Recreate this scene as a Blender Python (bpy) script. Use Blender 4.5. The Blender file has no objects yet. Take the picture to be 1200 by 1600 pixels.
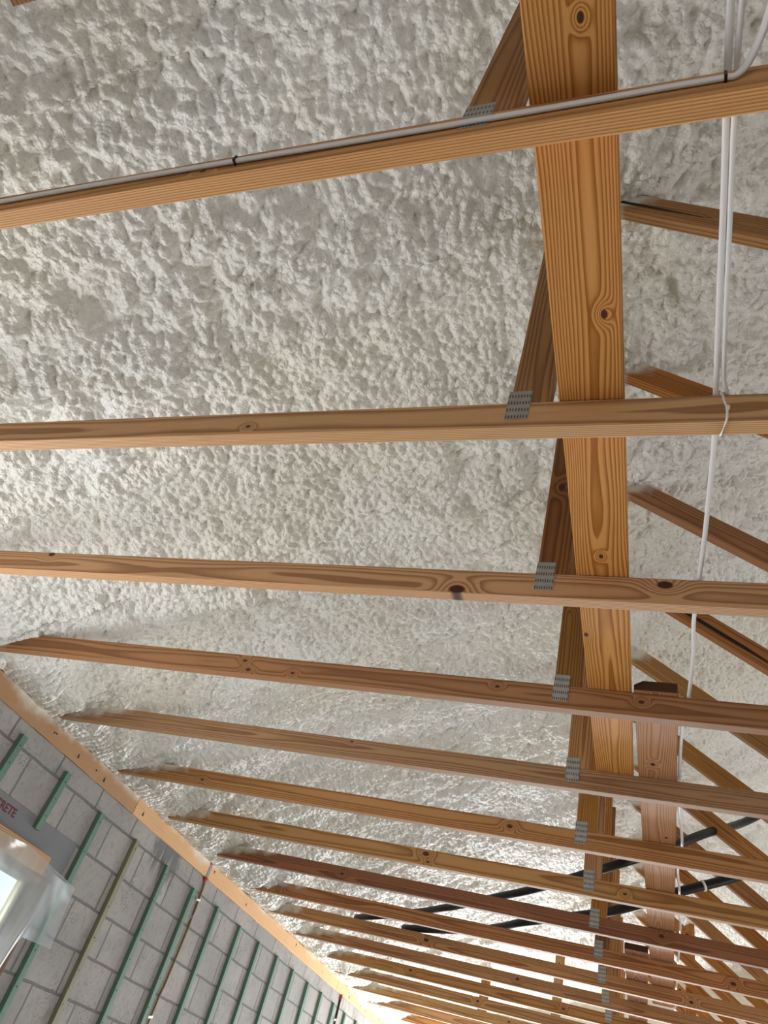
import bpy, bmesh, math, random
import numpy as np
from mathutils import Matrix, Vector
random.seed(7)
C = bpy.context.scene.collection
SC = bpy.context.scene

# ------------------------------------------------------------------ camera
cam_d = bpy.data.cameras.new('camera'); cam = bpy.data.objects.new('camera', cam_d); C.objects.link(cam)
Rr = [[0.9377873588, 0.2411584267, 0.2497948818], [0.0135729934, 0.6934221119, -0.7204037400], [-0.3469447270, 0.6789759846, 0.6470092491]]
m = Matrix.Identity(4)
for i in range(3):
    m[i][0] = Rr[0][i]; m[i][1] = -Rr[1][i]; m[i][2] = -Rr[2][i]
cam.matrix_world = m
cam_d.sensor_fit = 'VERTICAL'; cam_d.sensor_height = 36; cam_d.sensor_width = 27
cam_d.lens = 1140.47 / 1600 * 36
cam_d.clip_start = 0.02
SC.camera = cam

# ------------------------------------------------------------------ light and exposure
SC.view_settings.view_transform = 'Standard'; SC.view_settings.look = 'None'
SC.view_settings.gamma = 1; SC.view_settings.use_curve_mapping = False
SC.view_settings.exposure = 1.03
w = bpy.data.worlds.new('daylight'); SC.world = w; w.use_nodes = True
bg = w.node_tree.nodes['Background']; bg.inputs[0].default_value = (0.86, 0.93, 1.0, 1); bg.inputs[1].default_value = 1.0

def area(name, loc, direction, sx, sy, power, col=(1, 1, 1)):
    d = bpy.data.lights.new(name, 'AREA'); d.shape = 'RECTANGLE'; d.size = sx; d.size_y = sy; d.energy = power; d.color = col
    o = bpy.data.objects.new(name, d); C.objects.link(o); o.location = loc
    o.rotation_euler = Vector(direction).to_track_quat('-Z', 'Z').to_euler()
    return o
FLOOR = -1.45
area('daylight_far_doorway', (-0.9, 10.5, -0.30), (0.0, -1, 0.0), 3.6, 2.2, 180, (0.93, 0.97, 1.0))
area('fill_light_back', (0.3, -3.95, -0.3), (0, 1, 0.1), 2.4, 2.2, 4, (1.0, 0.98, 0.95))  # weak fill added behind the camera, in an unseen opening
area('fill_light_side', (5.2, 4.6, -0.3), (-1, 0, 0.0), 4.5, 2.2, 60, (0.97, 0.99, 1.0))  # fill added on the unseen right side to brighten the middle of the roof
area('added_light_left', (-3.0, 1.30, -0.05), (1, 0.0, 0.1), 1.5, 1.3, 27, (0.97, 0.99, 1.0))  # unseen window light, added so the foam dims towards the right
SC.cycles.max_bounces = 7; SC.cycles.diffuse_bounces = 4; SC.cycles.glossy_bounces = 2; SC.cycles.transmission_bounces = 3; SC.cycles.transparent_max_bounces = 8
SC.cycles.caustics_reflective = False; SC.cycles.caustics_refractive = False

# ------------------------------------------------------------------ helpers
def obj(name, me, mat=None, parent=None, loc=None, rot=None):
    o = bpy.data.objects.new(name, me); C.objects.link(o)
    if mat is not None and not me.materials: me.materials.append(mat)
    if loc is not None: o.location = loc
    if rot is not None: o.rotation_euler = rot
    if parent is not None: o.parent = parent
    return o
def empty(name, loc=(0, 0, 0)):
    o = bpy.data.objects.new(name, None); C.objects.link(o); o.location = loc; o.empty_display_size = 0.05
    return o
def tag(o, label=None, cat=None, group=None, kind=None):
    if label: o['label'] = label
    if cat: o['category'] = cat
    if group: o['group'] = group
    if kind: o['kind'] = kind
    return o
def bm_box(bm, x0, x1, y0, y1, z0, z1):
    vs = [bm.verts.new((x, y, z)) for x in (x0, x1) for y in (y0, y1) for z in (z0, z1)]
    for f in ((0, 1, 3, 2), (4, 6, 7, 5), (0, 4, 5, 1), (2, 3, 7, 6), (0, 2, 6, 4), (1, 5, 7, 3)):
        bm.faces.new([vs[i] for i in f])
def to_mesh(bm, name='mesh', smooth=False):
    bmesh.ops.recalc_face_normals(bm, faces=bm.faces[:])
    me = bpy.data.meshes.new(name); bm.to_mesh(me); bm.free()
    if smooth:
        for p in me.polygons: p.use_smooth = True
    return me
def box_mesh(x0, x1, y0, y1, z0, z1, bevel=0.0, seg=2):
    bm = bmesh.new(); bm_box(bm, x0, x1, y0, y1, z0, z1)
    if bevel: bmesh.ops.bevel(bm, geom=bm.edges[:], offset=bevel, segments=seg, affect='EDGES', profile=0.5)
    return to_mesh(bm)
def prism_mesh(poly, y0, y1, bevel=0.0):
    """polygon in x,z swept along y"""
    bm = bmesh.new()
    a = [bm.verts.new((x, y0, z)) for x, z in poly]; b = [bm.verts.new((x, y1, z)) for x, z in poly]
    bm.faces.new(a); bm.faces.new(b[::-1]); n = len(poly)
    for i in range(n): bm.faces.new((a[i], b[i], b[(i + 1) % n], a[(i + 1) % n]))
    if bevel: bmesh.ops.bevel(bm, geom=bm.edges[:], offset=bevel, segments=2, affect='EDGES', profile=0.5)
    return to_mesh(bm)
def catmull(pts, n=8):
    P = [Vector(p) for p in pts]; out = []
    for i in range(len(P) - 1):
        p0 = P[max(i - 1, 0)]; p1 = P[i]; p2 = P[i + 1]; p3 = P[min(i + 2, len(P) - 1)]
        for k in range(n):
            t = k / n
            out.append(0.5 * ((2 * p1) + (p2 - p0) * t + (2 * p0 - 5 * p1 + 4 * p2 - p3) * t * t + (3 * p1 - p0 - 3 * p2 + p3) * t ** 3))
    out.append(P[-1]); return out
def tube_mesh(pts, r, sides=10, flat=1.0, up=(0, 0, 1)):
    """swept tube; flat<1 squashes it along 'up'"""
    bm = bmesh.new(); rings = []; U = Vector(up)
    for i, p in enumerate(pts):
        t = (pts[min(i + 1, len(pts) - 1)] - pts[max(i - 1, 0)]).normalized()
        s = t.cross(U)
        if s.length < 1e-3: s = t.cross(Vector((1, 0, 0)))
        s.normalize(); q = s.cross(t).normalized()
        rings.append([bm.verts.new(p + s * (r * math.cos(a)) + q * (r * flat * math.sin(a))) for a in [2 * math.pi * j / sides for j in range(sides)]])
    for a, b in zip(rings, rings[1:]):
        for j in range(sides): bm.faces.new((a[j], a[(j + 1) % sides], b[(j + 1) % sides], b[j]))
    bm.faces.new(rings[0][::-1]); bm.faces.new(rings[-1])
    return to_mesh(bm, smooth=True)

# ------------------------------------------------------------------ node helper
class NT:
    def __init__(s, name):
        s.m = bpy.data.materials.new(name); s.m.use_nodes = True; s.t = s.m.node_tree
        s.b = s.t.nodes['Principled BSDF']; s.out = s.t.nodes['Material Output']
    def n(s, typ, ins=None, **kw):
        nd = s.t.nodes.new(typ)
        for k, v in kw.items(): setattr(nd, k, v)
        for k, v in (ins or {}).items(): s.set(nd.inputs[k], v)
        return nd
    def set(s, sock, v):
        if isinstance(v, bpy.types.NodeSocket): s.t.links.new(v, sock)
        else: sock.default_value = v
    def math(s, op, a, b=None, c=None, clamp=False):
        nd = s.t.nodes.new('ShaderNodeMath'); nd.operation = op; nd.use_clamp = clamp
        s.set(nd.inputs[0], a)
        if b is not None: s.set(nd.inputs[1], b)
        if c is not None: s.set(nd.inputs[2], c)
        return nd.outputs[0]
    def vmath(s, op, a, b=None, out=0):
        nd = s.t.nodes.new('ShaderNodeVectorMath'); nd.operation = op
        s.set(nd.inputs[0], a)
        if b is not None: s.set(nd.inputs[1], b)
        return nd.outputs[out]
    def mix(s, f, a, b, typ='MIX'):
        nd = s.t.nodes.new('ShaderNodeMix'); nd.data_type = 'RGBA'; nd.blend_type = typ
        s.set(nd.inputs[0], f); s.set(nd.inputs[6], a); s.set(nd.inputs[7], b)
        return nd.outputs[2]
    def noise(s, vec, scale, detail=2.0, rough=0.5, out='Fac'):
        return s.n('ShaderNodeTexNoise', {'Vector': vec, 'Scale': scale, 'Detail': detail, 'Roughness': rough}).outputs[out]
    def step(s, v, a, b):
        nd = s.t.nodes.new('ShaderNodeMapRange'); nd.interpolation_type = 'SMOOTHSTEP'
        s.set(nd.inputs[0], v); s.set(nd.inputs[1], a); s.set(nd.inputs[2], b); return nd.outputs[0]
    def objco(s): return s.n('ShaderNodeTexCoord').outputs['Object']
def rgb(r, g, b): return (r, g, b, 1)
def srgb(r, g, b):
    f = lambda c: (c / 255 / 12.92) if c <= 10 else ((c / 255 + 0.055) / 1.055) ** 2.4
    return (f(r), f(g), f(b), 1)

FOAMCOL = srgb(228, 223, 209)
def wood(name, light, dark, rings=130.0, pith=(0.012, -0.045), jitter=(0.03, 0.03), warp=0.03, knots=(), spray=None, kaxis='z', rough=0.62, contrast=1.0, dirt=0.25):
    """sawn softwood: rings round a pith that runs along local x; knots = (x, z, radius); spray = (kind, length)"""
    t = NT(name); P = t.objco()
    rnd = t.n('ShaderNodeObjectInfo').outputs['Random']
    r2 = t.math('FRACT', t.math('MULTIPLY', rnd, 17.31)); r3 = t.math('FRACT', t.math('MULTIPLY', rnd, 91.7))
    sep = t.n('ShaderNodeSeparateXYZ', {0: P}); x, y, z = sep.outputs
    off = t.n('ShaderNodeCombineXYZ', {0: t.math('MULTIPLY', rnd, 40.0), 1: t.math('MULTIPLY', r2, 23.0), 2: t.math('MULTIPLY', r3, 31.0)}).outputs[0]
    Q = t.vmath('ADD', P, off)
    lowv = t.vmath('MULTIPLY', Q, (0.9, 6.0, 6.0))
    nlow = t.n('ShaderNodeTexNoise', {'Vector': lowv, 'Scale': 1.0, 'Detail': 1.5}).outputs['Color']
    wv = t.vmath('MULTIPLY', t.vmath('SUBTRACT', nlow, (0.5, 0.5, 0.5)), (0, warp * 2, warp * 2))
    sw = t.n('ShaderNodeSeparateXYZ', {0: wv})
    yy = t.math('ADD', t.math('SUBTRACT', y, t.math('ADD', pith[0], t.math('MULTIPLY', t.math('SUBTRACT', r2, 0.5), jitter[0]))), sw.outputs[1])
    zz = t.math('ADD', t.math('SUBTRACT', z, t.math('ADD', pith[1], t.math('MULTIPLY', t.math('SUBTRACT', r3, 0.5), jitter[1]))), sw.outputs[2])
    rad = t.math('SQRT', t.math('ADD', t.math('MULTIPLY', yy, yy), t.math('MULTIPLY', zz, zz)))
    kdark = None; kring = None
    for (kx, kz, kr) in knots:
        dx = t.math('DIVIDE', t.math('SUBTRACT', x, kx), kr * 1.35); dz = t.math('DIVIDE', t.math('SUBTRACT', z if kaxis == 'z' else y, kz), kr * 0.85)
        d2 = t.math('ADD', t.math('MULTIPLY', dx, dx), t.math('MULTIPLY', dz, dz))
        g = t.math('MULTIPLY', t.math('EXPONENT', t.math('MULTIPLY', d2, -0.22)), 0.022)
        rad = t.math('ADD', rad, g)
        kd = t.math('SUBTRACT', 1.0, t.step(d2, 0.45, 1.1))
        kdark = kd if kdark is None else t.math('MAXIMUM', kdark, kd)
    mid = t.noise(t.vmath('MULTIPLY', Q, (3.0, 30.0, 30.0)), 1.0, 2.0)
    rr = t.math('ADD', t.math('MULTIPLY', rad, rings), t.math('MULTIPLY', mid, 0.55))
    fr = t.math('FRACT', rr)
    late = t.math('MULTIPLY', t.step(fr, 0.25, 0.86), t.math('SUBTRACT', 1.0, t.step(fr, 0.90, 1.0)))
    fine = t.noise(t.vmath('MULTIPLY', Q, (8.0, 420.0, 420.0)), 1.0, 2.0, 0.6)
    big = t.noise(t.vmath('MULTIPLY', Q, (1.6, 9.0, 9.0)), 1.0, 3.0)
    f = t.math('MULTIPLY', t.math('ADD', t.math('MULTIPLY', late, 0.80), t.math('MULTIPLY', t.math('SUBTRACT', fine, 0.42), 0.55)), contrast, clamp=True)
    col = t.mix(f, light, dark)
    # board to board and along-board tint
    hv = t.n('ShaderNodeHueSaturation', {'Hue': t.math('ADD', 0.493, t.math('MULTIPLY', r2, 0.014)), 'Saturation': t.math('ADD', 0.9, t.math('MULTIPLY', r3, 0.2)), 'Value': t.math('ADD', 0.85, t.math('MULTIPLY', t.math('ADD', rnd, big), 0.17)), 'Color': col}).outputs[0]
    stain = t.step(t.noise(t.vmath('MULTIPLY', Q, (2.2, 14.0, 14.0)), 1.0, 4.0, 0.62), 0.60, 0.78)
    col = t.mix(t.math('MULTIPLY', stain, dirt), hv, srgb(70, 50, 34))
    if kdark is not None:
        kn = t.noise(P, 90.0, 3.0)
        col = t.mix(kdark, col, t.mix(kn, srgb(52, 24, 10), srgb(92, 48, 22)))
    rgh = rough
    if spray:
        kind, L = spray
        sn = t.noise(P, 14.0, 3.0); sg = t.noise(P, 260.0, 2.0, 0.7)
        if kind == 'start':            # fades out from the x=0 end
            v = t.math('ADD', t.math('SUBTRACT', L, x), t.math('MULTIPLY', t.math('SUBTRACT', sn, 0.5), 0.12))
            v = t.math('ADD', v, t.math('MULTIPLY', z, 0.8))
        elif kind == 'top':            # patches drifting over the top edge
            pn = t.noise(t.vmath('MULTIPLY', P, (1.7, 1.0, 1.0)), 1.0, 1.0)
            v = t.math('ADD', t.math('SUBTRACT', z, t.math('SUBTRACT', 0.22, t.math('MULTIPLY', pn, L))), t.math('MULTIPLY', t.math('SUBTRACT', sn, 0.5), 0.08))
        else:                          # along the top edge near the x=0 end
            v = t.math('ADD', t.math('SUBTRACT', z, t.math('ADD', 0.010, t.math('MULTIPLY', x, 0.14))), t.math('MULTIPLY', t.math('SUBTRACT', sn, 0.5), 0.10))
            v = t.math('MINIMUM', v, t.math('SUBTRACT', L, x))
        v = t.math('ADD', v, t.math('MULTIPLY', t.math('SUBTRACT', sg, 0.5), 0.05))
        sm = t.step(v, -0.03, 0.055)
        col = t.mix(t.math('MULTIPLY', sm, 0.93), col, FOAMCOL)
    t.set(t.b.inputs['Base Color'], col); t.b.inputs['Roughness'].default_value = rgh
    t.b.inputs['Specular IOR Level'].default_value = 0.3
    hgt = t.math('SUBTRACT', t.math('MULTIPLY', fine, 0.5), t.math('MULTIPLY', late, 0.35))
    bp = t.n('ShaderNodeBump', {'Strength': 0.25, 'Distance': 0.002, 'Height': hgt}); t.set(t.b.inputs['Normal'], bp.outputs[0])
    return t.m

def plain(name, col, rough=0.5, metal=0.0, spec=0.5, noise_amt=0.0, nscale=40.0, bump=0.0):
    t = NT(name); t.b.inputs['Roughness'].default_value = rough; t.b.inputs['Metallic'].default_value = metal
    t.b.inputs['Specular IOR Level'].default_value = spec
    if noise_amt or bump:
        nn = t.noise(t.objco(), nscale, 3.0)
        d = tuple(c * (1 - noise_amt) for c in col[:3]) + (1,)
        t.set(t.b.inputs['Base Color'], t.mix(nn, d, col))
        if bump:
            bp = t.n('ShaderNodeBump', {'Strength': 0.6, 'Distance': bump, 'Height': nn}); t.set(t.b.inputs['Normal'], bp.outputs[0])
    else: t.b.inputs['Base Color'].default_value = col
    return t.m

L_PINE, D_PINE = srgb(204, 152, 98), srgb(144, 90, 44)
M = {}
M['foam'] = None
M['cable'] = plain('white_cable_sheath', srgb(232, 230, 228), 0.4)
M['tie'] = plain('nylon', srgb(236, 232, 220), 0.35)
M['rubber'] = plain('black_foam_insulation', srgb(13, 14, 17), 0.4, 0, 0.4, 0.25, 60, 0.0005)
M['copper'] = plain('brown_cable', srgb(138, 98, 44), 0.45, 0.0)
M['black'] = plain('black_sheath', srgb(16, 16, 17), 0.45)
M['red'] = plain('red_sealant', srgb(196, 74, 48), 0.6, 0, 0.4, 0.4, 120, 0.001)
M['staple'] = plain('steel_staple', srgb(60, 52, 48), 0.4, 0.9)
M['redpaint'] = plain('red_marker', srgb(96, 18, 32), 0.7)
M['endgrain'] = plain('end_grain', srgb(84, 56, 36), 0.85, 0, 0.2, 0.45, 120)
M['dark'] = plain('dark_crack', srgb(34, 20, 12), 0.9)

# galvanised toothed plate
t = NT('galvanised_plate'); P = t.objco(); sp = t.n('ShaderNodeSeparateXYZ', {0: P})
fx = t.math('FRACT', t.math('MULTIPLY', sp.outputs[0], 1 / 0.0066)); fz = t.math('FRACT', t.math('ADD', t.math('MULTIPLY', sp.outputs[2], 1 / 0.0245), 0.18))
slot = t.math('MULTIPLY', t.math('MULTIPLY', t.step(fx, 0.22, 0.38), t.math('SUBTRACT', 1.0, t.step(fx, 0.62, 0.78))), t.math('MULTIPLY', t.step(fz, 0.2, 0.3), t.math('SUBTRACT', 1.0, t.step(fz, 0.62, 0.74))))
nz = t.noise(P, 55.0, 3.0)
t.set(t.b.inputs['Base Color'], t.mix(t.math('MULTIPLY', slot, 0.85), t.mix(nz, srgb(140, 138, 132), srgb(182, 180, 172)), srgb(40, 36, 32)))
t.b.inputs['Metallic'].default_value = 0.35; t.b.inputs['Roughness'].default_value = 0.5
bp = t.n('ShaderNodeBump', {'Strength': 0.7, 'Distance': 0.002, 'Height': t.math('SUBTRACT', 1.0, slot)}); t.set(t.b.inputs['Normal'], bp.outputs[0])
M['plate'] = t.m
M['strap'] = plain('galvanised_strap', srgb(150, 152, 158), 0.45, 0.4, 0.5, 0.2, 60)

# sprayed foam
t = NT('sprayed_foam'); P = t.objco()
n1 = t.noise(P, 1.3, 3.0); n2 = t.noise(P, 9.0, 3.0)
col = t.mix(t.step(n1, 0.35, 0.7), srgb(238, 236, 229), srgb(235, 230, 216))
col = t.mix(t.math('MULTIPLY', t.step(n2, 0.62, 0.8), 0.35), col, srgb(206, 188, 158))
t.set(t.b.inputs['Base Color'], col); t.b.inputs['Specular IOR Level'].default_value = 0.5
t.set(t.b.inputs['Roughness'], t.math('ADD', 0.22, t.math('MULTIPLY', n2, 0.25)))
wp = t.vmath('ADD', P, t.vmath('MULTIPLY', t.n('ShaderNodeTexNoise', {'Vector': P, 'Scale': 18.0, 'Detail': 2.0}).outputs['Color'], (0.016, 0.016, 0.016)))
v1 = t.n('ShaderNodeTexVoronoi', {'Vector': wp, 'Scale': 46.0}).outputs['Distance']
v2 = t.n('ShaderNodeTexVoronoi', {'Vector': wp, 'Scale': 105.0}).outputs['Distance']
hh = t.math('ADD', t.math('MULTIPLY', t.math('MULTIPLY', v1, v1), -0.65), t.math('MULTIPLY', t.math('MULTIPLY', v2, v2), -0.25))
bp = t.n('ShaderNodeBump', {'Strength': 0.9, 'Distance': 0.013, 'Height': hh}); t.set(t.b.inputs['Normal'], bp.outputs[0])
M['foam'] = t.m

# concrete block (object space = world: y along the wall, z up)
t = NT('concrete_block'); P = t.objco(); sp = t.n('ShaderNodeSeparateXYZ', {0: P})
wn = t.n('ShaderNodeTexNoise', {'Vector': P, 'Scale': 7.0, 'Detail': 3.0}).outputs['Color']
v = t.n('ShaderNodeCombineXYZ', {0: t.math('SUBTRACT', sp.outputs[1], 3.303), 1: t.math('SUBTRACT', sp.outputs[2], 1.037 - 0.203 * 20), 2: 0.0}).outputs[0]
v = t.vmath('ADD', v, t.vmath('MULTIPLY', t.vmath('SUBTRACT', wn, (0.5, 0.5, 0.5)), (0.012, 0.012, 0)))
br = t.n('ShaderNodeTexBrick', {'Vector': v, 'Scale': 1.0, 'Mortar Size': 0.0075, 'Mortar Smooth': 0.35, 'Bias': 0.0, 'Brick Width': 0.406, 'Row Height': 0.203, 'Color1': rgb(0, 0, 0), 'Color2': rgb(1, 1, 1), 'Mortar': rgb(0.5, 0.5, 0.5)}, offset=0.5, offset_frequency=2)
n1 = t.noise(P, 3.2, 4.0, 0.6); n2 = t.noise(P, 60.0, 3.0, 0.65)
pit = t.n('ShaderNodeTexVoronoi', {'Vector': P, 'Scale': 85.0}).outputs['Distance']
pitm = t.math('MULTIPLY', t.math('SUBTRACT', 1.0, t.step(pit, 0.16, 0.30)), t.step(t.noise(P, 5.0, 2.0), 0.48, 0.66))
base = t.mix(br.outputs['Color'], srgb(150, 147, 143), srgb(170, 166, 161))
base = t.mix(t.step(n1, 0.35, 0.72), base, srgb(140, 138, 137))
base = t.mix(t.math('MULTIPLY', n2, 0.5), base, srgb(184, 178, 171))
base = t.mix(br.outputs['Fac'], base, srgb(122, 120, 120))
base = t.mix(t.math('MULTIPLY', pitm, 0.75), base, srgb(78, 74, 70))
base = t.mix(t.math('MULTIPLY', t.step(t.noise(P, 26.0, 4.0, 0.7), 0.5, 0.72), 0.45), base, srgb(120, 117, 114))
# grout smear under the plate and its drips
sy = t.math('ADD', sp.outputs[1], t.math('MULTIPLY', t.math('SUBTRACT', t.noise(P, 22.0, 2.0), 0.5), 0.10))
sz = t.math('ADD', sp.outputs[2], t.math('MULTIPLY', t.math('SUBTRACT', t.noise(t.vmath('MULTIPLY', P, (1, 40.0, 1.5)), 1.0, 2.0), 0.5), 0.62))
sm = t.math('MULTIPLY', t.math('MULTIPLY', t.step(sy, 4.16, 4.22), t.math('SUBTRACT', 1.0, t.step(sy, 4.50, 4.58))), t.step(sz, 0.98, 1.06))
base = t.mix(t.math('MULTIPLY', sm, 0.8), base, srgb(104, 104, 107))
t.set(t.b.inputs['Base Color'], base); t.b.inputs['Roughness'].default_value = 0.9; t.b.inputs['Specular IOR Level'].default_value = 0.2
hh = t.math('SUBTRACT', t.math('SUBTRACT', t.math('MULTIPLY', n2, 0.35), t.math('MULTIPLY', br.outputs['Fac'], 0.9)), t.math('MULTIPLY', pitm, 0.5))
bp = t.n('ShaderNodeBump', {'Strength': 0.8, 'Distance': 0.006, 'Height': hh}); t.set(t.b.inputs['Normal'], bp.outputs[0])
M['cmu'] = t.m
M['lintel'] = plain('smooth_cast_concrete', srgb(134, 134, 137), 0.85, 0, 0.2, 0.22, 7, 0.001)
M['floor'] = plain('concrete_floor', srgb(196, 194, 190), 0.8, 0, 0.3, 0.15, 3)
M['wallfoam'] = plain('gable_foam', srgb(222, 217, 204), 0.5, 0, 0.5, 0.1, 6, 0.01)

# furring strip
def strip_mat(name, a, b, dirt):
    t = NT(name); P = t.objco(); nn = t.noise(t.vmath('MULTIPLY', P, (60.0, 60.0, 5.0)), 1.0, 3.0); st = t.step(t.noise(t.vmath('MULTIPLY', P, (20.0, 20.0, 2.5)), 1.0, 3.0), 0.5, 0.75)
    c = t.mix(nn, a, b); c = t.mix(t.math('MULTIPLY', st, dirt), c, srgb(120, 112, 88))
    fz = t.math('SUBTRACT', t.math('FRACT', t.math('MULTIPLY', sp_z(t, P), 1 / 0.085)), 0.5)
    t.set(t.b.inputs['Base Color'], c); t.b.inputs['Roughness'].default_value = 0.7; return t.m
def sp_z(t, P): return t.n('ShaderNodeSeparateXYZ', {0: P}).outputs[2]
M['green'] = strip_mat('green_treated_wood', srgb(80, 114, 97), srgb(108, 140, 120), 0.3)
M['tan'] = strip_mat('weathered_treated_wood', srgb(120, 118, 92), srgb(146, 142, 116), 0.8)

# plastic film
t = NT('plastic_film'); P = t.objco()
nn = t.noise(t.vmath('MULTIPLY', P, (3.0, 6.0, 3.0)), 1.0, 4.0)
tr = t.n('ShaderNodeBsdfTransparent', {0: rgb(0.95, 0.97, 0.98)}); tl = t.n('ShaderNodeBsdfTranslucent', {0: rgb(0.86, 0.89, 0.92)})
df = t.n('ShaderNodeBsdfDiffuse', {0: rgb(0.80, 0.83, 0.86)}); gl = t.n('ShaderNodeBsdfGlossy', {0: rgb(1, 1, 1), 'Roughness': 0.3})
a = t.n('ShaderNodeMixShader', {0: 0.5}); t.t.links.new(tl.outputs[0], a.inputs[1]); t.t.links.new(df.outputs[0], a.inputs[2])
b = t.n('ShaderNodeMixShader', {0: t.math('ADD', 0.06, t.math('MULTIPLY', nn, 0.5))}); t.t.links.new(tr.outputs[0], b.inputs[1]); t.t.links.new(a.outputs[0], b.inputs[2])
c = t.n('ShaderNodeMixShader', {0: 0.07}); t.t.links.new(b.outputs[0], c.inputs[1]); t.t.links.new(gl.outputs[0], c.inputs[2])
t.t.links.new(c.outputs[0], t.out.inputs[0]); M['film'] = t.m
# glass
t = NT('window_glass'); tr = t.n('ShaderNodeBsdfTransparent', {0: rgb(0.86, 0.96, 0.95)}); gl = t.n('ShaderNodeBsdfGlossy', {'Roughness': 0.03})
c = t.n('ShaderNodeMixShader', {0: 0.06}); t.t.links.new(tr.outputs[0], c.inputs[1]); t.t.links.new(gl.outputs[0], c.inputs[2]); t.t.links.new(c.outputs[0], t.out.inputs[0]); M['glass'] = t.m

# ------------------------------------------------------------------ measured layout
H, CH, TH = 1.2412, 0.0834, 0.038
XW = -2.8935
S, Y1 = 0.6096, 0.4102
TOP = H + CH
XR, ZR = 1.17, 0.0
def yk(k): return Y1 + S * (k - 1)
def roof_z(x): return 1.318 + 0.39 * (x + 2.6) if x <= XR else 1.318 + 0.39 * (XR + 2.6) - 0.39 * (x - XR)
XRIGHT = 5.24; YB, YF = -4.0, 10.6

# ------------------------------------------------------------------ numpy noise for the foam surface
def hash2(i, j, s):
    n = (i.astype(np.int64) * 374761393 + j.astype(np.int64) * 668265263 + s * 974634277) & 0xffffffff
    n = ((n ^ (n >> 13)) * 1274126177) & 0xffffffff
    n = ((n ^ (n >> 15)) * 2246822519) & 0xffffffff
    return ((n ^ (n >> 16)) & 0xffffff) / float(0xffffff)
def vnoise(x, y, s):
    i = np.floor(x); j = np.floor(y); fx = x - i; fy = y - j
    fx = fx * fx * (3 - 2 * fx); fy = fy * fy * (3 - 2 * fy)
    a = hash2(i, j, s); b = hash2(i + 1, j, s); c = hash2(i, j + 1, s); d = hash2(i + 1, j + 1, s)
    return (a + (b - a) * fx) * (1 - fy) + (c + (d - c) * fx) * fy - 0.5
def fbm(x, y, s, o=3): return sum(vnoise(x * 2 ** k, y * 2 ** k, s + k) * 0.5 ** k for k in range(o))
def billow(x, y, s, var=0.65):
    """rounded lumps: the upper envelope of paraboloids at jittered points of varying size"""
    i0 = np.floor(x); j0 = np.floor(y); best = np.full(x.shape, -9.0)
    for di in (-1, 0, 1):
        for dj in (-1, 0, 1):
            i = i0 + di; j = j0 + dj
            px = i + hash2(i, j, s); py = j + hash2(i, j, s + 11); a = hash2(i, j, s + 23)
            best = np.maximum(best, 1 - var + var * a - ((x - px) ** 2 + (y - py) ** 2) * 1.25)
    return np.maximum(best, -0.3)

# ------------------------------------------------------------------ structure
def struct(name, me, mat, **kw):
    o = obj(name, me, mat, **kw); o['kind'] = 'structure'; return o
struct('floor', box_mesh(XW - 0.2, XRIGHT + 0.2, YB, YF + 0.2, FLOOR - 0.1, FLOOR), M['floor'])
# left block wall with the window hole and an unseen one added for light
WY0, WY1, WZ0, WZ1 = 2.30, 3.455, -0.55, 0.634
bm = bmesh.new()
xa, xb = XW - 0.19, XW
for (a, b2, c2, d2) in ((YB, 0.5, FLOOR, 1.142), (2.1, WY0, FLOOR, 1.142), (0.5, 2.1, FLOOR, -0.75), (0.5, 2.1, 0.634, 1.142), (WY1, YF + 0.2, FLOOR, 1.142), (WY0, WY1, FLOOR, WZ0), (WY0, WY1, WZ1, 1.142)):
    bm_box(bm, xa, xb, a, b2, c2, d2)
struct('wall_left', to_mesh(bm), M['cmu'])
# far wall with a doorway, right wall with an unseen opening added for the fill light; the end behind the camera is open
bm = bmesh.new()
bm_box(bm, XW, -2.7, YF, YF + 0.19, FLOOR, 2.0); bm_box(bm, 0.9, XRIGHT, YF, YF + 0.19, FLOOR, 2.0); bm_box(bm, -2.7, 0.9, YF, YF + 0.19, 0.85, 3.1); bm_box(bm, 0.9, 2.6, YF, YF + 0.19, 2.0, 3.1); bm_box(bm, XW, -2.7, YF, YF + 0.19, 0.85, 1.4)
struct('wall_far', to_mesh(bm), M['wallfoam'])
bm = bmesh.new()
bm_box(bm, XRIGHT, XRIGHT + 0.19, YB, 2.3, FLOOR, 1.24); bm_box(bm, XRIGHT, XRIGHT + 0.19, 6.9, YF, FLOOR, 1.24); bm_box(bm, XRIGHT, XRIGHT + 0.19, 2.3, 6.9, 0.85, 1.24)
struct('wall_right', to_mesh(bm), M['cmu'])
bm = bmesh.new()
bm_box(bm, XW, -0.9, YB - 0.19, YB, FLOOR, 1.4); bm_box(bm, 1.5, XRIGHT, YB - 0.19, YB, FLOOR, 1.4); bm_box(bm, -0.9, 1.5, YB - 0.19, YB, 0.85, 1.4); bm_box(bm, XW, XRIGHT, YB - 0.19, YB, 1.4, 3.0)
struct('wall_back', to_mesh(bm), M['cmu'])

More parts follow.
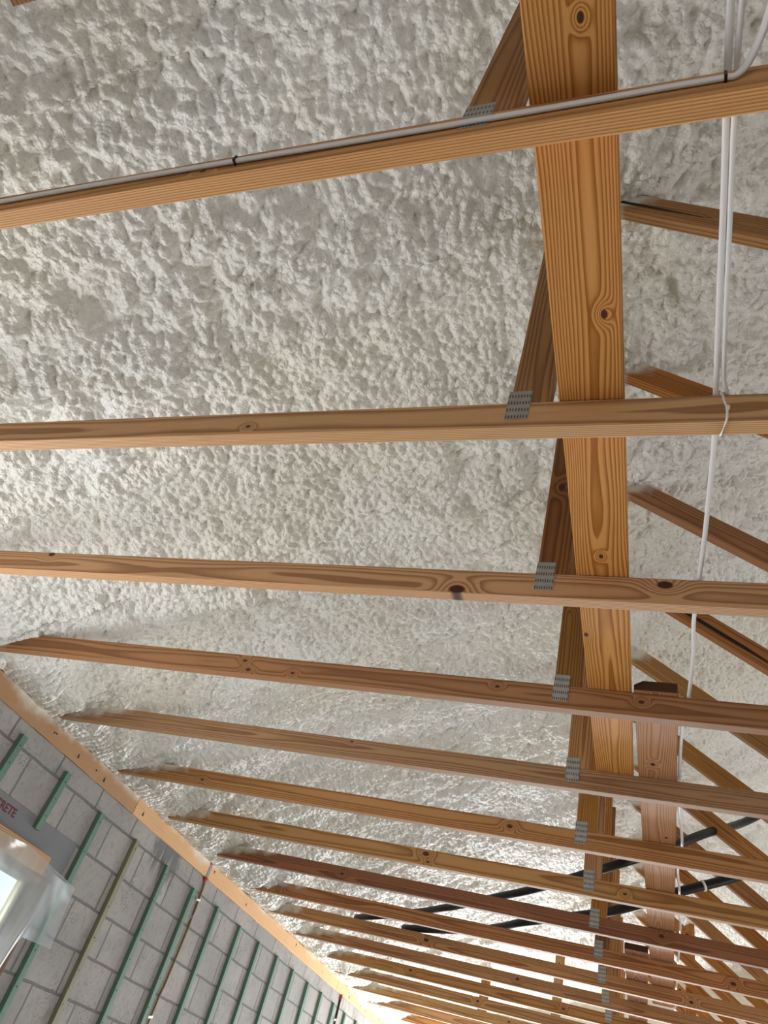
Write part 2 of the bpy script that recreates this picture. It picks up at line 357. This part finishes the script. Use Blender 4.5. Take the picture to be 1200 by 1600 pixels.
# sprayed foam ceiling
xs = np.concatenate([np.arange(XW - 0.03, XR, 0.0058), np.arange(XR, XRIGHT + 0.02, 0.035)])
ys = list(np.arange(YB, -0.6, 0.035)); y = -0.6
while y < YF:
    ys.append(y); y += 0.0056 if y < 2.7 else 0.0056 * (1 + 0.33 * (y - 2.7))
ys = np.array(ys)
X, Y = np.meshgrid(xs, ys)
Z0 = np.where(X <= XR, 1.318 + 0.39 * (X + 2.6), 1.318 + 0.39 * (XR + 2.6) - 0.39 * (X - XR))
Z0 = Z0 + 0.040 * np.exp(-(X - XW) / 0.11) * (X < XR)
U = X * 1.073; V = Y
wu = U + 0.030 * fbm(U * 5, V * 5, 3, 2); wvv = V + 0.030 * fbm(U * 5, V * 5, 9, 2)
big = fbm(U * 1.1, V * 1.4, 21, 3)
patch = np.clip(0.5 + 1.6 * fbm(U * 1.7, V * 2.1, 41, 2), 0, 1)      # coarse or fine lumps
h = 0.060 * big
# ridges sprayed across the slope
st = fbm(U * 1.2, V * 9, 55, 2)
h += 0.022 * st + 0.020 * fbm(U * 7, V * 2.2, 57, 2)
fineness = np.clip(0.5 + 1.8 * fbm(U * 1.3 + 9, V * 1.6, 61, 2), 0, 1)
wv2 = wvv + 0.25 * wu
l1 = billow(wu / 0.125, wv2 / 0.100, 101, 0.5); l2 = billow(wu / 0.062, wv2 / 0.070, 202, 0.45); l3 = billow(wu / 0.025, wv2 / 0.030, 303, 0.35)
far = np.clip((V - 1.0) / 1.2, 0, 1)
l4 = billow(wu / 0.019, wv2 / 0.022, 404, 0.35)
h += (0.004 + 0.034 * patch) * l1 + (0.009 + 0.016 * (1 - fineness)) * (1 - 0.45 * far) * l2 + 0.018 * (1 - 0.25 * far) * l3 + 0.010 * far * l4
# lapped lips between passes, one near each rafter
for k in range(-4, 20):
    for q in (0.0, 0.33):
        v0 = yk(k) + q * S - 0.15 * S + 0.14 * fbm(U * 1.6 + k * 7.3 + q * 3, V * 0 + 3.3 + k, 71, 3) + 0.03 * fbm(U * 14, V * 3, 77, 2)
        dd = V - v0; amp = 0.040 * np.clip(0.5 + 2.2 * vnoise(U * 0.9 + k * 3.7 + q * 11, V * 0 + k * 1.7, 88), 0, 1)
        h += amp * np.where(dd < 0, np.exp(np.clip(dd / 0.10, -40, 0)), -0.15 * np.exp(-np.clip(dd / 0.03, 0, 40)))
for (hx, hy, hr, hd) in ((0.06, 1.38, 0.016, 0.05), (0.045, 1.35, 0.012, 0.04), (-1.83, 1.02, 0.012, 0.03), (-2.21, 2.11, 0.016, 0.03), (-0.02, 1.55, 0.014, 0.03), (0.79, 6.24, 0.03, 0.04), (-2.62, 6.21, 0.03, 0.03)):
    h -= hd * np.exp(-(((X - hx) / hr) ** 2 + ((Y - hy) / (hr * 1.8)) ** 2))
h -= 0.030
# the eave: thicker, with shiny folded ridges
eave = np.clip((-2.46 - X) / 0.30, 0, 1); eave = eave * eave * (3 - 2 * eave)
rw = V + 0.10 * fbm(U * 4, V * 4, 131, 2) + 0.25 * (X + 2.9)
rid = np.abs(np.sin(rw * math.pi / 0.042 + 3.0 * fbm(U * 9, V * 5, 137, 2)))
h += eave * (0.022 * rid ** 0.6 + 0.05 * np.clip(fbm(U * 5, V * 5, 141, 2) + 0.15, 0, 1)) - eave * 0.010
edge = np.clip((X - XW) / 0.22, 0, 1)
h *= 0.30 + 0.70 * edge
s_ = np.where(X <= XR, 1.0, -1.0); nl = math.sqrt(1 + 0.39 ** 2)
nx = 0.39 / nl * s_; nz_ = -1 / nl
fade = np.clip((np.abs(X - XR)) / 0.06, 0, 1)
co = np.stack([X + nx * h * fade, Y, Z0 + nz_ * h], -1).reshape(-1, 3).astype(np.float32)
ny_, nx_ = X.shape
idx = np.arange(ny_ * nx_).reshape(ny_, nx_)
quads = np.stack([idx[:-1, :-1], idx[1:, :-1], idx[1:, 1:], idx[:-1, 1:]], -1).reshape(-1, 4).astype(np.int32)
me = bpy.data.meshes.new('foam_ceiling')
me.vertices.add(len(co)); me.vertices.foreach_set('co', co.ravel())
me.loops.add(quads.size); me.loops.foreach_set('vertex_index', quads.ravel())
me.polygons.add(len(quads)); me.polygons.foreach_set('loop_start', np.arange(0, quads.size, 4, dtype=np.int32))
me.update(calc_edges=True); me.validate()
me.polygons.foreach_set('use_smooth', np.ones(len(quads), bool))
struct('ceiling', me, M['foam'])

struct('leak_blocker_1', box_mesh(XW - 0.19, XW - 0.030, YB, YF, 1.2415, 1.46), M['wallfoam'])  # unseen block added to stop sky light leaking in above the plate
# top plates along the left wall
PLW = wood('wall_plate_wood', srgb(222, 180, 136), srgb(190, 140, 92), 90, (0.0, -0.12), (0.05, 0.05), 0.03, dirt=0.12, spray=('top', 0.24))
PLO = wood('wall_plate_weathered', srgb(196, 150, 102), srgb(150, 102, 58), 150, (0.0, -0.12), (0.05, 0.05), 0.03, dirt=0.3, spray=('top', 0.26))
plates = [(YB + 0.02, 3.822, PLO, 'weathered orange-brown wall plate nearest the camera above the window'),
          (3.826, 8.05, PLW, 'pale pine wall plate with the metal strap over it'),
          (8.054, YF - 0.01, PLW, 'pale pine wall plate farthest away, above the black cable')]
for (a, b2, mt, lb) in plates:
    o = obj('wall_plate', box_mesh(0, b2 - a, 0, 0.15, 0, 0.0985, 0.003), mt, loc=(XW + 0.014, a, 1.1425), rot=(0, 0, math.pi / 2))
    tag(o, lb, 'wall plate', 'plates along the top of the block wall')
    for q in range(5):
        if a < 3: yy = 2.9 + random.random() * 0.85
        else: yy = a + 0.05 + (b2 - a - 0.1) * (q + random.random() * 0.8) / 5
        n = obj('nail_head', tube_mesh([Vector((yy - a, -0.002, 0.02 + 0.06 * random.random())), Vector((yy - a, 0.004, 0.05))], 0.0045, 7), M['staple'], o)

# ------------------------------------------------------------------ trusses
offs = {1: (-0.0067, 0.0038, 0.0015), 2: (0.0067, 0.0033, -0.001), 3: (0.0029, 0.0046, 0.0005), 4: (-0.0197, -0.0061, 0.0008), 5: (-0.008, -0.0109, 0.001), 6: (0.0005, 0.0054, -0.0009),
        7: (0.0197, -0.0009, -0.0014), 8: (0.0033, 0.0091, -0.0012), 9: (0.0343, -0.0043, -0.0027), 10: (0.0135, 0.0026, -0.0017)}
labels = {0: 'roof truss directly overhead, just before the one carrying the stapled cable',
 1: 'nearest roof truss in view, white cable stapled along its bottom chord',
 2: 'second roof truss in view, with a white zip tie looped round its chord',
 3: 'third roof truss in view, large open knot on the lower edge of its chord',
 4: 'fourth roof truss in view, under the sawn end of the second brace board',
 5: 'fifth roof truss in view, where the nearest brace board ends',
 6: 'sixth roof truss in view, just before the two black pipes begin',
 7: 'seventh roof truss in view, black pipe passing right behind its upright',
 8: 'eighth roof truss in view, reddish chord between the two black pipes',
 9: 'ninth roof truss in view, under the end of the third brace board',
 10: 'tenth roof truss in view, second beyond the black pipes crossing',
 11: 'eleventh roof truss in view, foam patch over its left end',
 12: 'twelfth roof truss in view, two before the one with extra upright studs',
 13: 'thirteenth roof truss in view, right before the one with extra studs',
 14: 'fourteenth roof truss in view, with extra upright studs standing on its chord',
 15: 'fifteenth roof truss in view, right behind the one with extra studs',
 16: 'farthest roof truss, lowest at the bottom edge of the photo'}
X0 = -2.83
knots_by_k = {1: [(2.02, 0.03, 0.006)], 2: [(1.86, 0.03, 0.006), (0.75, 0.02, 0.004)], 3: [(2.30, 0.012, 0.020), (2.86, 0.062, 0.017), (0.76, 0.075, 0.012)],
 4: [(1.33, 0.058, 0.008), (1.36, 0.020, 0.009), (1.55, 0.025, 0.007), (2.33, 0.055, 0.007), (2.80, 0.05, 0.008)], 5: [(0.12, 0.03, 0.012), (1.60, 0.07, 0.006)],
 6: [(2.22, 0.05, 0.012), (0.55, 0.03, 0.008)], 7: [(1.68, 0.06, 0.015), (1.70, 0.02, 0.007), (2.72, 0.04, 0.008)], 8: [(1.0, 0.04, 0.010), (2.9, 0.05, 0.012)],
 9: [(0.3, 0.05, 0.014), (3.3, 0.04, 0.013)], 10: [(1.30, 0.045, 0.016), (3.1, 0.03, 0.012)], 11: [(1.9, 0.05, 0.012)], 12: [(0.9, 0.05, 0.012), (2.2, 0.04, 0.010)], 13: [(1.4, 0.05, 0.012)]}
tints = {8: (srgb(148, 92, 58), srgb(100, 57, 33)), 1: (srgb(214, 158, 94), srgb(158, 102, 50)), 4: (srgb(164, 118, 72), srgb(116, 74, 39)), 12: (srgb(165, 120, 78), srgb(112, 74, 43))}
chord_piths = {1: (-0.16, 0.04), 2: (0.12, 0.04), 3: (-0.09, 0.03), 5: (-0.05, 0.045)}
web_mat = wood('web_wood', srgb(172, 125, 74), srgb(120, 76, 37), 110, (-0.02, 0.04), (0.05, 0.06), 0.02, knots=[(0.62, 0.05, 0.008)], dirt=0.35)
web_dark = wood('web_wood_dark', srgb(144, 102, 60), srgb(94, 60, 31), 110, (-0.02, 0.04), (0.05, 0.06), 0.02, knots=[(0.35, 0.05, 0.014)], dirt=0.7)
diag_mats = [wood('diagonal_wood_%s' % n, srgb(168, 119, 68), srgb(116, 73, 36), 120, (-0.02, 0.04), (0.05, 0.06), 0.02, knots=kn, spray=('start', 0.15), dirt=0.35)
             for n, kn in (('a', [(0.62, 0.05, 0.014), (0.63, 0.012, 0.008)]), ('b', [(0.8, 0.03, 0.010)]), ('c', [(0.45, 0.06, 0.013)]))]
DANG = -math.atan(0.74)
post_top = roof_z(-0.265) - 0.005
for k in range(0, 17):
    a, b2, dz = offs.get(k, (0, 0, 0))
    ang = math.atan2(b2 - a, 2.5)
    root = empty('roof_truss', (X0, yk(k), H + dz)); tag(root, labels[k], 'roof truss', 'roof trusses spanning the room')
    Lt, Dk = tints.get(k, (L_PINE, D_PINE) if k < 4 else (srgb(182 - 4 * (k % 3), 133 - 4 * (k % 2), 82), srgb(124, 77, 39)))  # from the fourth chord on, darker tint puts shade into the wood colour
    cm = wood('chord_wood_%02d' % k, Lt, Dk, 190 + 40 * random.random(), chord_piths.get(k, (random.choice((-1, 1)) * (0.07 + 0.06 * random.random()) + 0.019, 0.02 + 0.04 * random.random())), (0.0, 0.0), 0.010 + 0.006 * random.random(),
              knots=knots_by_k.get(k, [(0.6 + 2 * random.random(), 0.05, 0.011)]), spray=('edge', 0.25 + 0.45 * random.random()) if k >= 5 else ('edge', 0.12), dirt=0.3)
    Lc = XRIGHT - X0 - 0.02
    ch = obj('bottom_chord', box_mesh(0, Lc, 0, TH, 0, CH, 0.0022), cm, root, loc=(0, a - (X0 + 2.0) * 0 + (X0 + 2.0) * math.tan(ang), 0), rot=(0, 0, ang))
    yo = a + (b2 - a) * (-0.265 + 2.0) / 2.5          # chord offset at the upright
    # upright web: grain along its length, local x up
    hh = post_top - (TOP + dz)
    o = obj('vertical_web', box_mesh(0, hh, 0, TH, 0, 0.089, 0.0025), web_dark if k in (3, 4, 9, 12) else web_mat, root, loc=(-0.2225 - X0 + random.uniform(-.004, .004), yo, CH), rot=(0, -math.pi / 2, 0))
    # diagonal web from the roof joint down to the chord at the middle
    xs0, zs0 = -0.2215, 2.18 - 0.74 * (-0.2215 + 0.01)
    Ld = (1.17 - xs0) / math.cos(DANG) - 0.02
    zfix = 0.0
    db = prism_mesh([(0, 0), (0.066, 0.089), (Ld - 0.02, 0.089), (Ld + 0.05, 0.035), (Ld + 0.015, 0.0)], 0, TH, 0.002)
    o = obj('diagonal_web', db, diag_mats[k % 3], root, loc=(xs0 - X0, yo, zs0 - H - dz), rot=(0, -DANG, 0))
    if k == 2:
        ck = prism_mesh([(0.02, 0.028), (0.10, 0.037), (0.24, 0.036), (0.40, 0.031), (0.26, 0.026), (0.10, 0.024)], -0.0012, 0.004)
        obj('bark_streak', ck, M['dark'], o)
    if k == 5:
        ck = prism_mesh([(0.16, 0.034), (0.3, 0.046), (0.7, 0.044), (0.9, 0.034), (0.6, 0.028), (0.3, 0.026)], -0.0012, 0.004)
        obj('bark_streak', ck, M['dark'], o)
    # toothed plate over the joint
    px = -0.287 + random.uniform(-.004, .004)
    pm = box_mesh(-0.026, 0.026, -0.0018, 0.001, -0.05, 0.05, 0.0004, 1)
    obj('connector_plate', pm, M['plate'], root, loc=(px - X0, yo, 1.315 - H), rot=(0, random.uniform(-0.03, 0.03), 0))
    if k == 14:
        for sx in (-1.50, -0.81, 0.38):
            obj('upright_stud', box_mesh(0, roof_z(sx) - TOP + CH * 0.8, 0, TH, 0, 0.089, 0.0025), web_mat, root, loc=(sx + 0.0445 - X0, TH + 0.001, CH * 0.2), rot=(0, -math.pi / 2, 0))

# ------------------------------------------------------------------ brace boards lying on the chords
def brace(x0, y0, x1, y1, knots, pith, lb, wm=0.138, lt=srgb(212, 154, 100), dk=srgb(146, 86, 40), chamfer=False):
    L = math.hypot(x1 - x0, y1 - y0); ang = math.atan2(y1 - y0, x1 - x0)
    mt = wood('brace_wood', lt, dk, 185, pith, (0.0, 0.0), 0.030, knots=knots, kaxis='y', dirt=0.10, contrast=1.0)
    # local x along, y across (width), z up
    if chamfer:
        bm = bmesh.new(); bm_box(bm, 0, L, -wm / 2, wm / 2, 0, TH)
        for v in bm.verts:
            if v.co.x < 0.001 and v.co.z > 0.02 and v.co.y > 0: v.co.y -= 0.028
        bmesh.ops.bevel(bm, geom=bm.edges[:], offset=0.003, segments=2, affect='EDGES'); me = to_mesh(bm)
    else: me = box_mesh(0, L, -wm / 2, wm / 2, 0, TH, 0.003)
    o = obj('brace_board', me, mt, loc=(x0, y0, TOP + 0.0015), rot=(0, 0, ang))
    if x0 > -0.1:
        e = obj('sawn_end', prism_mesh([(-wm / 2 + 0.003, 0.002), (wm / 2 - 0.003, 0.002), (wm / 2 - 0.003, 0.019), (wm / 2 - 0.030, TH - 0.002), (-wm / 2 + 0.003, TH - 0.002)] if chamfer else [(-wm / 2 + 0.003, 0.002), (wm / 2 - 0.003, 0.002), (wm / 2 - 0.003, TH - 0.002), (-wm / 2 + 0.003, TH - 0.002)], -0.001, 0.0008), M['endgrain'], o, rot=(0, 0, math.pi / 2))
        e.location = (0, 0, 0); e.rotation_euler = (0, 0, -math.pi / 2); e.scale = (-1, 1, 1); tag(e, 'dark sawn end')
    return tag(o, lb, 'board', 'brace boards lying across the chords')
brace(-0.1355, -1.2, -0.1300, 2.925, [(1.502, -0.019, 0.007), (2.015, -0.035, 0.009), (2.752, 0.0, 0.007), (3.121, 0.058, 0.009)], (-0.006, -0.035), 'wide grainy brace board nearest the camera, lying across the chords')
brace(0.012, 2.215, 0.106, 6.45, [(0.513, 0.015, 0.010), (1.185, -0.03, 0.008)], (0.01, -0.04), 'second brace board, dark sawn end beside the first board', chamfer=True, lt=srgb(186, 138, 106), dk=srgb(144, 98, 68))
brace(-0.066, 5.215, -0.060, 9.8, (), (0.0, -0.06), 'third and farthest brace board, beginning left of the second one', lt=srgb(186, 138, 104), dk=srgb(140, 92, 60))
o = obj('loose_board', box_mesh(0, 1.6, 0, 0.14, 0, TH, 0.002), web_dark, loc=(-0.945, -1.5, TOP + 0.0015), rot=(0, 0, math.pi / 2))
tag(o, 'brown board end poking in at the top left corner of the photo', 'board')

# ------------------------------------------------------------------ black insulated pipes
def pipe(pts, r, lb):
    root = tag(empty('insulated_pipe', pts[0]), lb, 'pipe', 'black insulated pipes above the chords')
    P = [p - Vector(pts[0]) for p in catmull(pts, 10)]
    obj('pipe_sleeve', tube_mesh(P, r, 14), M['rubber'], root); return root, P
r1, P1 = pipe([(-2.15, 6.05, 1.36), (-1.49, 5.50, 1.365), (-0.89, 4.86, 1.365), (-0.60, 4.60, 1.39), (-0.20, 4.30, 1.475), (0.08, 4.42, 1.66), (0.30, 4.62, 1.86), (0.55, 5.0, 2.12), (0.80, 5.15, 2.35)], 0.024, 'nearer black pipe rising from the chords behind the diagonals')
r2_, P2 = pipe([(-1.75, 6.03, 1.355), (-1.09, 5.62, 1.36), (-0.70, 5.24, 1.38), (-0.22, 4.98, 1.45), (0.17, 4.97, 1.63), (0.49, 5.02, 1.79), (0.85, 5.05, 2.0), (1.2, 5.08, 2.25)], 0.027, 'farther black pipe with a white cable tie round it')
tie = obj('cable_tie', tube_mesh([P2[44], P2[44] + (P2[45] - P2[44]).normalized() * 0.014], 0.031, 14), M['tie'], r2_)
tag(tie, 'white cable tie')

# ------------------------------------------------------------------ white cables
def cable(name, pts, r, lb, flat=0.6, group='white cables', up=(0, 0, 1)):
    p0 = Vector(pts[0]); P = [p - p0 for p in catmull(pts, 10)]
    root = tag(empty(name, p0), lb, 'cable', group)
    obj('sheath', tube_mesh(P, r, 10, flat, up), M['cable'], root); return root
z = TOP + 0.012
cable('flat_cable', [(0.060, -0.9, z), (0.088, -0.2, z), (0.094, 0.33, z + .002), (0.104, 0.60, z), (0.110, 0.80, z), (0.116, 0.99, z - .002), (0.120, 1.10, z), (0.1225, 1.20, z), (0.119, 1.51, z), (0.110, 1.82, z), (0.116, 2.0, z), (0.112, 2.26, z), (0.100, 2.50, z), (0.104, 2.94, z), (0.113, 3.12, z), (0.135, 3.5, z), (0.126, 3.78, z), (0.142, 4.07, z), (0.165, 4.68, z), (0.18, 5.9, z), (0.20, 7.1, z)], 0.0058, 'wider white cable running on past the zip tie beside the brace boards', 0.62)
cable('round_cable', [(0.140, -0.9, z), (0.118, -0.2, z), (0.109, 0.33, z + .002), (0.111, 0.5, z), (0.119, 0.72, z), (0.1265, 0.93, z), (0.131, 0.995, z), (0.137, 1.022, z - .004), (0.140, 1.052, z - .006)], 0.0046, 'thinner white cable ending at the zip tie on the second truss', 0.9)
yc = yk(1)
def ych(x): return yc - 0.0067 + (0.0105) * (x + 2.0) / 2.5
sp_pts = [(x, ych(x) - 0.0052, 1.281 + 0.003 * math.sin(x * 5)) for x in (-2.5, -2.0, -1.5, -1.1, -0.8, -0.5, -0.2, 0.0)] + [(0.085, ych(0.08) - 0.0052, 1.281), (0.105, ych(0.1) - 0.006, 1.283), (0.122, ych(.12) - 0.02, 1.294), (0.140, yc - 0.06, 1.306), (0.150, yc - 0.12, 1.315), (0.152, yc - 0.22, 1.32), (0.185, yc - 0.5, 1.33), (0.215, -0.9, 1.34)]
sc = cable('stapled_cable', sp_pts, 0.0066, 'white cable stapled along the nearest truss chord, curling away at its right end', 0.7, up=(0, 1, 0))
for x in (-1.38, -0.74, 0.090):
    o = obj('staple', box_mesh(-0.0022, 0.0022, -0.0125, 0.001, -0.0085, 0.0085, 0.0008, 1), M['staple'], sc, loc=(x + 2.5, ych(x) - sp_pts[0][1], 1.281 + 0.003 * math.sin(x * 5) - sp_pts[0][2]))
# zip tie round the second chord
yz = yk(2) + 0.005; zt, zb = TOP + 0.0, H - 0.002
loop = [(0.128, yz - 0.003, zt + 0.004), (0.1315, yz - 0.0035, 1.30), (0.136, yz - 0.0035, 1.275), (0.134, yz - 0.0035, zb + 0.006), (0.131, yz + 0.002, zb - 0.001), (0.124, yz + 0.036, zb - 0.001), (0.124, yz + 0.042, zb + 0.01), (0.124, yz + 0.042, zt), (0.125, yz + 0.034, zt + 0.019), (0.127, yz + 0.006, zt + 0.019), (0.128, yz - 0.003, zt + 0.004)]
root = tag(empty('zip_tie', loop[0]), 'thin white zip tie looped round the second chord, holding the cables', 'zip tie')
obj('strap', tube_mesh([Vector(p) - Vector(loop[0]) for p in loop], 0.0026, 8, 0.6, (0, 1, 0)), M['tie'], root)
obj('locking_head', box_mesh(-0.004, 0.004, -0.006, 0.001, -0.005, 0.005, 0.001), M['tie'], root, loc=(0.136 - loop[0][0], -0.001, 1.275 - loop[0][2]))

# ------------------------------------------------------------------ left wall: furring strips
tops = [2.758, 3.160, 3.570, 3.980, 4.395, 4.805, 5.210, 5.635, 6.040, 6.455, 6.860, 7.280, 7.680, 8.085, 8.49, 8.9]
sl = {2.758: 'short green furring strip at the left edge of the photo, above the window', 3.160: 'short green furring strip with a loose lower end over the lintel',
      3.570: 'long bright green furring strip just right of the window', 3.980: 'brownish weathered furring strip, second long one from the window',
      4.395: 'green furring strip under the dark grout drips', 4.805: 'green furring strip beside the brown cable', 2.347: 'short green furring strip above the window, left of the photo'}
ordn = ['first', 'second', 'third', 'fourth', 'fifth', 'sixth', 'seventh', 'eighth', 'ninth', 'tenth', 'eleventh', 'twelfth']
n_after = 0
for i, yy in enumerate(tops):
    short = yy < 3.3
    zb_ = 0.785 if short else FLOOR
    zt_ = 1.085 if short else 1.045 - 0.004 * (i % 3)
    tilt = 0.0 if not short else -0.03
    lb = sl.get(yy)
    if not lb:
        lb = '%s green furring strip past the brown cable, towards the far end' % ordn[n_after]; n_after += 1
    root = tag(empty('furring_strip', (XW, yy, zb_)), lb, 'furring strip', 'furring strips on the block wall')
    root.rotation_euler = (tilt, 0, 0)
    obj('strip', box_mesh(0.001, 0.026, -0.019, 0.019, 0, zt_ - zb_, 0.0015), M['tan'] if abs(yy - 3.98) < .01 else M['green'], root)
    if yy < 5:
        zz = zt_ - zb_ - 0.05
        while zz > (0.02 if short else 1.2):
            obj('nail', tube_mesh([Vector((0.0255, random.uniform(-.006, .006), zz)), Vector((0.0272, 0, zz))], 0.0028, 7), M['staple'], root); zz -= 0.09 if short else 0.16

# strap over the plate with red sealant, and the brown cable below it
root = tag(empty('metal_strap', (XW, 4.905, 1.1425)), 'grey metal strap over the pale wall plate, red sealant at both ends', 'strap')
obj('strap_band', box_mesh(0.0145, 0.0165, -0.016, 0.016, 0.002, 0.0985, 0.0005, 1), M['strap'], root)
def blob(r, seed, sx=1, sy=1, sz=1):
    bm = bmesh.new(); bmesh.ops.create_icosphere(bm, subdivisions=3, radius=r)
    rng = random.Random(seed); ph = [rng.uniform(0, 6) for _ in range(6)]
    for v in bm.verts:
        d = v.co / r; f = 1 + 0.22 * math.sin(5 * d.x + ph[0]) * math.sin(6 * d.y + ph[1]) + 0.18 * math.sin(8 * d.z + ph[2] + 3 * d.y)
        v.co = Vector((d.x * sx, d.y * sy, d.z * sz)) * r * f
    return to_mesh(bm, smooth=True)
obj('sealant', blob(0.022, 3, 0.5, 1.2, 0.7), M['red'], root, loc=(0.014, 0, 0.098)); obj('sealant', blob(0.020, 5, 0.6, 1.1, 0.9), M['red'], root, loc=(0.010, 0.005, -0.010))
def wall_cable(name, pts, r, mat, clips, lb):
    p0 = Vector(pts[0]); root = tag(empty(name, p0), lb, 'cable')
    obj('sheath', tube_mesh([p - p0 for p in catmull(pts, 8)], r, 8), mat, root)
    for (cy, cz) in clips:
        obj('clip', box_mesh(-0.006, 0.009, -0.026, 0.026, -0.007, 0.007, 0.002), M['tie'], root, loc=(XW + 0.007 - p0.x, cy - p0.y, cz - p0.z), rot=(0.2, 0, 0))
    return root
wall_cable('wall_cable', [(XW + 0.008, 4.915, 1.125), (XW + 0.008, 4.925, 1.02), (XW + 0.008, 4.93, 0.85), (XW + 0.008, 4.915, 0.5), (XW + 0.008, 4.90, 0.25), (XW + 0.008, 4.905, FLOOR)], 0.0065, M['copper'], [(4.915, 1.0), (4.885, 0.31)], 'brown cable clipped to the block wall below the metal strap')
rb = wall_cable('black_wall_cable', [(XW + 0.010, 8.25, 1.12), (XW + 0.010, 8.26, 0.9), (XW + 0.010, 8.25, 0.2), (XW + 0.010, 8.25, FLOOR)], 0.010, M['black'], [(8.24, 0.93)], 'black cable down the far end of the block wall, red at its top')
obj('sealant', blob(0.022, 9, 0.6, 0.8, 1.3), M['red'], rb, loc=(0.004, 0, 0.0))

# lintel with red lettering
lint = tag(obj('lintel', box_mesh(XW - 0.10, XW + 0.004, 2.05, 3.515, 0.634, 0.840, 0.002), M['lintel']), 'smooth dark grey concrete lintel over the window, red lettering on it', 'lintel')
fc = bpy.data.curves.new('lettering', 'FONT'); fc.body = 'CONCRETE'; fc.size = 0.054; fc.extrude = 0.0006; fc.space_character = 1.02; fc.offset = 0.0012
fo = bpy.data.objects.new('lettering_source', fc); C.objects.link(fo)
bpy.context.view_layer.update()
me = bpy.data.meshes.new_from_object(fo.evaluated_get(bpy.context.evaluated_depsgraph_get()))
xmax = max(v.co.x for v in me.vertices)
bpy.data.objects.remove(fo)
me.materials.clear()
Mx = Matrix(((0, 0, 1, XW + 0.0045), (1, 0, 0, 2.995 - xmax), (0, 1, 0, 0.772), (0, 0, 0, 1)))
me.transform(Mx)
tag(obj('painted_lettering', me, M['redpaint'], lint), 'red hand-lettered word')

# ------------------------------------------------------------------ window
win = empty('window_1', (XW, 2.8, WZ0)); win['kind'] = 'structure'
def wpart(name, x0, x1, y0, y1, z0, z1, mat):
    return obj(name, box_mesh(x0, x1, y0 - 2.8, y1 - 2.8, z0 - WZ0, z1 - WZ0, 0.002), mat, win)
FR = wood('window_frame_wood', srgb(206, 158, 108), srgb(150, 104, 62), 120, (0, -0.1), (0.05, 0.05), 0.03, dirt=0.25)
JB = plain('brown_jamb_wood', srgb(124, 88, 60), 0.6, 0, 0.3, 0.3, 25)
YL = plain('pale_yellow_trim', srgb(224, 190, 104), 0.5)
wpart('window_sill', -0.19, 0.03, WY0, WY1, WZ0, WZ0 + 0.04, FR)
wpart('jamb', -0.16, 0.004, WY1 - 0.015, WY1, WZ0 + 0.04, WZ1 - 0.04, JB); wpart('jamb', -0.16, 0.004, WY0, WY0 + 0.045, WZ0 + 0.04, WZ1 - 0.04, JB)
wpart('head_jamb', -0.16, 0.004, WY0, WY1, WZ1 - 0.04, WZ1 - 0.001, JB)
wpart('window_frame', -0.155, -0.12, WY1 - 0.047, WY1 - 0.015, WZ0 + 0.04, WZ1 - 0.04, YL); wpart('window_frame', -0.155, -0.12, WY0 + 0.045, WY0 + 0.075, WZ0 + 0.04, WZ1 - 0.04, YL)
wpart('pane', -0.142, -0.138, WY0 + 0.075, WY1 - 0.047, WZ0 + 0.04, WZ1 - 0.04, M['glass'])
hd = obj('header_board', box_mesh(0, 1.15, 0, 0.038, 0, 0.085, 0.003), FR, loc=(XW + 0.044, 2.185, 0.628), rot=(0, 0, math.pi / 2))
tag(hd, 'wooden header board across the top of the window, plastic hung on it', 'board')

# plastic sheet hung over the window, bunched at the header and flaring to the right
nu, nv = 110, 90
bm = bmesh.new(); rows = []
for j in range(nv + 1):
    v = j / nv; row = []
    for i in range(nu + 1):
        u = i / nu
        top = 0.698 - 0.02 * u + 0.010 * math.sin(u * 17)
        right = 3.335 + 0.165 * min(1, v * 9) ** 0.7
        yy = 2.12 + (right - 2.12) * u
        q = min(1, max(0, (u - 0.82) / 0.07)); q = q * q * (3 - 2 * q)
        bot = -0.42 + 0.78 * q
        zz = top + (bot - top) * v
        a = 0.006 + 0.016 * min(1, v * 3)
        cu = u * 12 + 1.4 * v
        fold = a * (math.sin(cu) + 0.5 * math.sin(cu * 2.3 + 1) + 0.35 * math.sin(u * 41 - v * 5))
        fold += 0.05 * min(1, v * 10) * max(0, (u - 0.80) / 0.20) ** 2
        pull = 0.020 * max(0, 1 - abs((zz - 0.66) + 0.9 * (yy - 2.93) * (1 if yy < 2.93 else -0.55)) / 0.05)
        xx = XW + 0.090 + 0.012 * v + fold + pull
        row.append(bm.verts.new((xx, yy, zz)))
    rows.append(row)
for a, b2 in zip(rows, rows[1:]):
    for i in range(nu): bm.faces.new((a[i], a[i + 1], b2[i + 1], b2[i]))
o = obj('plastic_sheet', to_mesh(bm, smooth=True), M['film'])
tag(o, 'crumpled clear plastic sheet hung over the window', 'plastic sheet')
